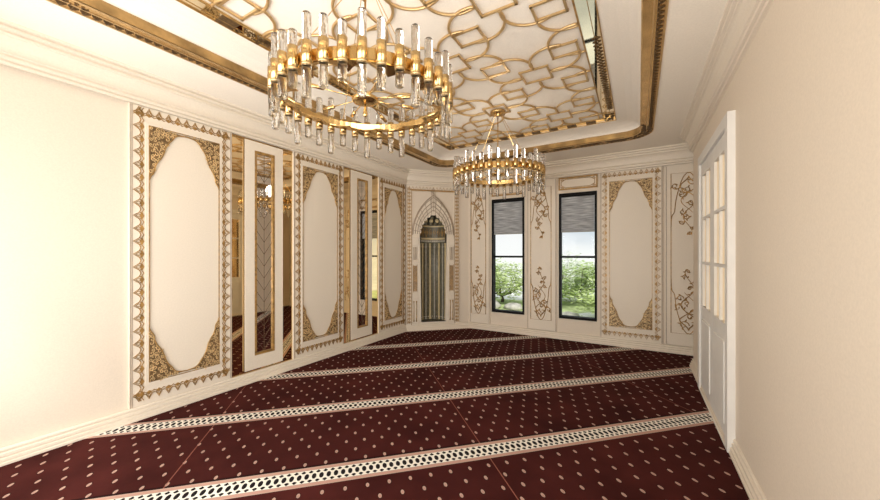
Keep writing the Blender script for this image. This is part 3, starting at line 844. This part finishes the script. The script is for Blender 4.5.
# horizontal bands in the recess
def ring_band(z0, z1, off, material, name):
    m = nb(); a = [((rw-off)*cos(pi*k/N), -.03-(rd-off)*sin(pi*k/N)) for k in range(N+1)]
    b = [((rw-.001)*cos(pi*k/N), -.03-(rd-.001)*sin(pi*k/N)) for k in range(N+1)]
    m.loft([[(x, z0, c) for x, c in b], [(x, z0, c) for x, c in a], [(x, z1, c) for x, c in a], [(x, z1, c) for x, c in b]], close=False)
    m.build(name, material, nic)
ring_band(1.86-ZO, 1.90-ZO, .045, GREYST, 'cornice_band')
ring_band(1.915-ZO, 1.955-ZO, .052, OLIVE, 'cornice_band')
ring_band(1.955-ZO, 2.19-ZO, .035, OLIVED, 'frieze')
ring_band(2.19-ZO, 2.22-ZO, .055, OLIVE, 'cornice_band')
m = nb()      # diamond frieze
for k in range(9):
    g0 = pi*(k+.5)/9
    def Q(dg, z): g = g0+dg; return ((rw-.040)*cos(g), z-ZO, -.03-(rd-.040)*sin(g))
    m.tube([Q(-.13, 2.07), Q(0, 2.16), Q(.13, 2.07), Q(0, 1.98)], .007, 5, closed=True)
    m.tube([Q(-.05, 2.07), Q(0, 2.10), Q(.05, 2.07), Q(0, 2.04)], .006, 5, closed=True)
m.build('diamond_frieze', GOLDA, nic)
m = nb()      # small dentil balls above the shafts
for k in range(19):
    g = pi*(k+.5)/19; m.ball(((rw-.05)*cos(g), 1.985-ZO-.10, -.03-(rd-.05)*sin(g)), .009, 6, 4)
    m.ball(((rw-.04)*cos(g), .20-ZO+.03, -.03-(rd-.04)*sin(g)), .010, 6, 4)
m.build('pearl_row', PAINTW, nic)
# stalactite vault: stepped scalloped layers
for q, (z0, z1, hw_, c0) in enumerate(((2.22, 2.30, .27, -.22), (2.28, 2.36, .225, -.17), (2.34, 2.42, .17, -.12))):
    m = nb(); lob = 7-q*2
    for k in range(lob):
        g = pi*(k+.5)/lob
        x = hw_*cos(g)*.95; c = -.03-(abs(c0))*sin(g)
        m.ball((x, (z0+z1)/2-ZO, c), .052, 10, 6, (.9, .9, .75))
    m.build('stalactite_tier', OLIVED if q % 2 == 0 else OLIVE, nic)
# scalloped face arch
outer = arch_outline(.335, .17, 1.97, 2.56)
inn = scallop_arch(.262, .17, 2.02, 2.42, lobes=11, dep=-.035)
m = nb(); m.plate(sh(outer), [sh(inn)], -.03, .004); m.build('scalloped_arch', PAINTW, nic)
# tracery: nested pointed arcs and radial bars on the face
m = nb()
for k, (hw_, za, r) in enumerate(((.30, 2.53, .007), (.345, 2.61, .007), (.39, 2.70, .0075), (.435, 2.80, .008), (.452, 2.845, .010))):
    a = arch_outline(hw_, 2.0, 2.02 if k < 4 else 2.0, za, 12)[2:]
    m.tube([(x-NC, z-ZO, .006) for x, z in a], r*1.15, 5)
a = arch_outline(.27, 2.0, 2.02, 2.45, 12)[2:]; b = arch_outline(.44, 2.0, 2.02, 2.82, 12)[2:]
for i in range(1, len(a), 2):
    m.tube([(a[i][0]-NC, a[i][1]-ZO, .006), (b[min(i, len(b)-1)][0]-NC, b[min(i, len(b)-1)][1]-ZO, .006)], .005, 5)
m.tube([(-.035, 2.60-ZO, .006), (-.035, 2.93-ZO, .006), (0, 3.0-ZO, .006), (.035, 2.93-ZO, .006), (.035, 2.60-ZO, .006)], .006, 5)
m.tube([(0, 2.5-ZO, .006), (0, 2.98-ZO, .006)], .005, 5)
m.build('arch_tracery', mat('taupe_relief', (.42, .33, .24, 1), .5, .2, vary=.2, vscale=20), nic)
# arch body relief plate
m = nb(); m.plate(sh(arch_outline(.452, 1.93, 2.0, 2.845)), [sh(arch_outline(.336, 1.931, 1.99, 2.565))], -.03, .001); m.build('arch_face', PAINTW, nic)
# side columns
for sx in (-1, 1):
    xc = sx*.395
    m = nb(); m.bbox(xc-.058, xc+.058, 0, 1.83-.0, -.03, .012, .005); col = m.build('side_pilaster', PAINTW, nic)
    m = nb(); m.bbox(xc-.068, xc+.068, 1.66, 1.83, .0, .028, .006); m.bbox(xc-.064, xc+.064, .52, .56, 0, .022); m.bbox(xc-.064, xc+.064, 1.30, 1.33, 0, .022); m.bbox(xc-.066, xc+.066, 0, .05, 0, .026); m.bbox(xc-.062, xc+.062, .60, .62, 0, .02)
    m.build('capital', PAINTW, col)
    m = nb()
    for k in range(5):
        x = xc-.032+.016*k
        m.tube([(x, .70, .013), (x, 1.24, .013)], .006, 5)
    m.tube([(xc-.042, .68, .013), (xc+.042, .68, .013), (xc+.042, 1.26, .013), (xc-.042, 1.26, .013)], .004, 4, closed=True)
    m.build('gilt_grille', GOLDA, col)
    m = nb()
    for k in range(4):
        x = xc-.030+.02*k; m.tube([(x, 1.36, .014), (x+(.004 if k % 2 else -.004), 1.63, .014)], .006, 5)
    m.build('fluting', mat('taupe_flute', (.40, .31, .22, 1), .5, vary=.2), col)
    m = nb()
    for x in (xc-.028, xc+.028):
        m.tube([(x, .07, .020), (x, .12, .020), (x+.004, .40, .020), (x, .46, .020), (x, .50, .020)], .01, 8, radii=[.014, .009, .007, .009, .014])
    m.build('gilt_colonnette', GOLDA, col)
# gilt zig-zag frame round the niche
m = nb(); m.plate([(-.575, 0), (.575, 0), (.575, 2.925), (-.575, 2.925)], [[(-.465, .001), (.465, .001), (.465, 2.80), (-.465, 2.80)]], -.03, .006); m.build('surround', PAINTW, nic)
m = nb(); pt = .075
for sx in (-1, 1):
    z = .06
    while z < 2.84:
        x = sx*.52
        m.tube([(x-.038, z, .008), (x, z+.033, .008), (x+.038, z, .008), (x, z-.033, .008)], .0065, 4, closed=True)
        quad(m, [(x-.022, z), (x, z+.020), (x+.022, z), (x, z-.020)], .009)
        m.tube([(x+sx*.045, z-.0375, .008), (x+sx*.030, z+.0, .008), (x+sx*.045, z+.0375, .008)], .006, 4); z += pt
for k in range(15):
    x = -.52+k*(1.04/14); m.tube([(x-.03, 2.835, .008), (x, 2.895, .008), (x+.03, 2.835, .008)], .0065, 4, closed=True)
quad(m, [(-.50, 2.812), (.50, 2.812), (.50, 2.832), (-.50, 2.832)], .008)
for sx in (-1, 1): m.tube([(sx*.475, 0, .007), (sx*.475, 2.81, .007)], .007, 4)
m.tube([(-.475, 2.81, .007), (.475, 2.81, .007)], .006, 4)
m.build('zigzag_border', GOLDA, nic)

# ------------------------------------------------------------------ chandeliers
RS = .586; RB = .552
def make_chandelier():
    t = empty('chandelier', (0, 0, 2.68))
    m = MB(); nseg = 72; lo = []
    def ringz(r, z): return [(r*cos(2*pi*k/nseg), r*sin(2*pi*k/nseg), z) for k in range(nseg)]
    m.loft([ringz(RB-.006, -.032), ringz(RB+.006, -.032), ringz(RB+.006, .032), ringz(RB-.006, .032), ringz(RB-.006, -.032)], smooth=False)
    m.build('ring_band', GOLD, t)
    m = MB()
    def sc(r, dz): 
        o = []
        for k in range(nseg):
            g = 2*pi*k/nseg; s_ = abs(sin(g*6)); o.append(((r-.085*(1-s_)**1.0)*cos(g), (r-.085*(1-s_))*sin(g), dz-.016*(1-s_)))
        return o
    m.loft([ringz(RB-.006, -.036), sc(RB-.03, -.030), sc(RB-.03, -.024), ringz(RB-.006, -.028), ringz(RB-.006, -.036)])
    m.build('scalloped_plate', GOLD, t)
    ph = math.atan2(-1.77, 1.64) - radians(1.7)
    for k in range(36):
        g = ph + 2*pi*k/36; ln = (.235, .19, .155)[k % 3]; up = (.215, .185, .150)[k % 3]; dn = (.245, .200, .165)[k % 3]
        q = MB(); r = .0245
        q.lathe([(.0, -dn), (r*.8, -dn), (r, -dn+.006), (r, up-.010), (r*.85, up-.003), (r*.5, up), (0, up)], 14)
        rod = q.build('crystal_rod', CRYSTAL, t); rod.location = (RS*cos(g), RS*sin(g), 0)
        q = MB(); a, b = r+.0008, r+.0035
        q.lathe([(a, -.058), (b, -.058), (b, .058), (a, .058), (a, -.058)], 16)
        q.box(-RS+RB+.006-.0, -b+.001, -.008, .008, -.02, .02)
        # bracket towards the ring: rotate to face the centre
        sl = q.build('sleeve', GOLD, rod); sl.rotation_euler = (0, 0, 0)
        sl.data.transform(Matrix.Rotation(g, 4, 'Z'))
        q = MB(); q.lathe([(r*1.02, -.070), (r*1.12, -.070), (r*1.12, -.058), (r*1.02, -.058), (r*1.02, -.070)], 14); q.build('collar', GOLDL, rod)
    # hub, arms
    m = MB(); m.lathe([(0, -.03), (.045, -.03), (.085, -.018), (.092, -.006), (.092, .004), (.03, .012), (.018, .03), (.012, .05), (0, .05)], 28); m.build('hub', GOLD, t)
    m = MB(); m.lathe([(0, -.125), (.012, -.118), (.017, -.10), (.012, -.075), (.006, -.06), (.006, -.03), (0, -.03)], 12); m.build('finial', GOLD, t)
    for k in range(8):
        g = 2*pi*k/8+.25; up = .012 if k % 2 else -.02; L_ = .30 if k % 2 else .27
        d = Vector((cos(g), sin(g), 0))
        m = MB(); m.tube([d*.07, d*L_+Vector((0, 0, up))], .0045, 6); arm = m.build('arm', GOLD, t)
        m = MB(); m.tube([d*(L_-.02)+Vector((0, 0, up)), d*(L_+.065)+Vector((0, 0, up*1.3))], .013, 10); m.build('lamp_socket', GOLD, arm)
    # suspension
    zt = 3.515-2.68
    m = MB(); m.lathe([(.0075, .04), (.0075, zt)], 10); m.build('stem', GOLD, t)
    for k in range(4):
        g = pi/4+k*pi/2+.3
        m = MB(); m.tube([(.04*cos(g), .04*sin(g), zt-.01), (RB*cos(g), RB*sin(g), .03)], .0028, 5); m.build('wire', GOLD, t)
    m = MB(); m.lathe([(0, zt-.045), (.03, zt-.045), (.035, zt-.03), (.10, zt-.018), (.105, zt+.012), (0, zt+.012)], 24); m.build('canopy', GOLD, t)
    ld = bpy.data.lights.new('chandelier_fill', 'POINT'); ld.energy = FILL_W; ld.color = (1, .94, .86); ld.shadow_soft_size = .12  # point light added on the stem to brighten the ceiling
    lo_ = bpy.data.objects.new('stem_fill_light', ld); C.objects.link(lo_); lo_.parent = t; lo_.location = (0, 0, .26)
    return t
ch = make_chandelier(); ch.location = (-1.637, 1.77, 2.68)
tag(ch, 'large gold ring chandelier with crystal rods, nearer of the two', 'chandelier', 'crystal rod chandeliers')
c2 = copy_tree(ch); c2.location = (-1.637, 4.364, 2.68)
c2['label'] = 'gold ring chandelier with crystal rods, farther one in front of the windows'

# ------------------------------------------------------------------ outside
GZ = -1.1
m = MB(); N = 40; vs = []; fs = []
def gh(x, y): return GZ + .02*max(0, y-16) + .12*sin(x*.7)*sin(y*.5)
for i in range(N+1):
    for j in range(N+1):
        x = -60+120*i/N; y = 8+90*j/N; vs.append((x, y, gh(x, y)))
for i in range(N):
    for j in range(N):
        fs.append((i*(N+1)+j, (i+1)*(N+1)+j, (i+1)*(N+1)+j+1, i*(N+1)+j+1))
m.add(vs, fs, True); o = m.build('field', FIELD); tag(o, kind='structure')
m = MB(); vs = []; fs = []; N = 30
for i in range(N+1):
    for j in range(9):
        x = -22+30*i/N; y = 13.6+5.6*j/8+(.5*sin(x*1.3)+.3*sin(x*3.1) if j in (0, 8) else 0); vs.append((x, y, gh(x, y)+.03))
for i in range(N):
    for j in range(8): fs.append((i*9+j, (i+1)*9+j, (i+1)*9+j+1, i*9+j+1))
m.add(vs, fs, True); o = m.build('lawn', GRASS); tag(o, kind='structure')
def tree(x, y, h, spread, leaf, label, seed, nl=1500):
    random.seed(seed)
    z0 = gh(x, y)-.05; t = empty('tree', (x, y, z0)); tag(t, label, 'tree', 'trees outside the windows')
    m = MB(); tips = []
    th = h*.16
    m.tube([(0, 0, 0), (.04, .02, th*.5), (-.03, .03, th)], .1, 7, radii=[.11, .085, .07])
    for k in range(9):
        g = 2*pi*k/9+random.uniform(-.3, .3); L_ = spread*random.uniform(.6, 1); zz = th+random.uniform(-.25, .15)*h*.4
        e = Vector((L_*cos(g), L_*sin(g), zz+h*random.uniform(.12, .55)))
        mid = Vector((L_*.45*cos(g), L_*.45*sin(g), zz+h*.12))
        m.tube([(-.03, .03, th*.9), mid, e], .03, 5, radii=[.05, .03, .01]); tips += [mid, e, mid.lerp(e, .5)]
        for q in range(3):
            e2 = mid.lerp(e, random.uniform(.2, .9)); f2 = e2+Vector((random.uniform(-.5, .5), random.uniform(-.5, .5), random.uniform(.0, .35)))*spread*.6
            m.tube([e2, f2], .012, 4, radii=[.016, .005]); tips.append(f2)
    m.build('trunk', BARK, t)
    m = MB()
    for k in range(nl):
        c = random.choice(tips); p = c+Vector((random.gauss(0, .30)*spread*.8, random.gauss(0, .30)*spread*.8, random.gauss(0, .06)*h))
        s_ = random.uniform(.035, .08); g = random.uniform(0, 6.28); a = Vector((cos(g), sin(g), random.uniform(-.3, .3)))*s_*1.8; b = Vector((-sin(g), cos(g), random.uniform(-.6, .6)))*s_*.7
        m.add([p-a, p-b, p+a, p+b], [(0, 1, 2, 3)])
    m.build('foliage', leaf, t)
tree(-6.3, 17.4, 2.75, 1.7, LEAF[1], 'pale feathery tree seen through the left window', 3, 3400)
tree(-2.75, 19.3, 2.8, 1.45, LEAF[0], 'bushy green tree low in the left half of the right window', 5, 3800)
tree(-1.1, 15.6, 2.5, 1.2, LEAF[1], 'pale leafy tree at the right edge of the right window', 8, 2400)
tree(-11.0, 25.0, 3.4, 2.0, LEAF[0], 'green tree farther off, at the left edge of the left window', 12, 2600)
tree(-4.9, 27.5, 3.5, 2.2, LEAF[0], 'most distant green tree, between the views of both windows', 15, 2600)
random.seed(21)
for k, (x, y, s_) in enumerate(((-6.2, 15.3, .50), (-5.1, 15.7, .36), (-7.2, 16.3, .40), (-2.6, 15.6, .34))):
    m = MB(); m.ball((0, 0, .12), s_, 12, 8, (1.3, 1, .55), .12)
    o = m.build('boulder', ROCKM); o.location = (x, y, gh(x, y))
    tag(o, ['pale boulder on the lawn low in the left window, largest of the rocks', 'pale boulder right of the largest rock outside the left window', 'pale boulder left of the largest rock outside the left window', 'small pale boulder on the lawn outside the right window'][k], 'rock', 'rocks on the lawn')
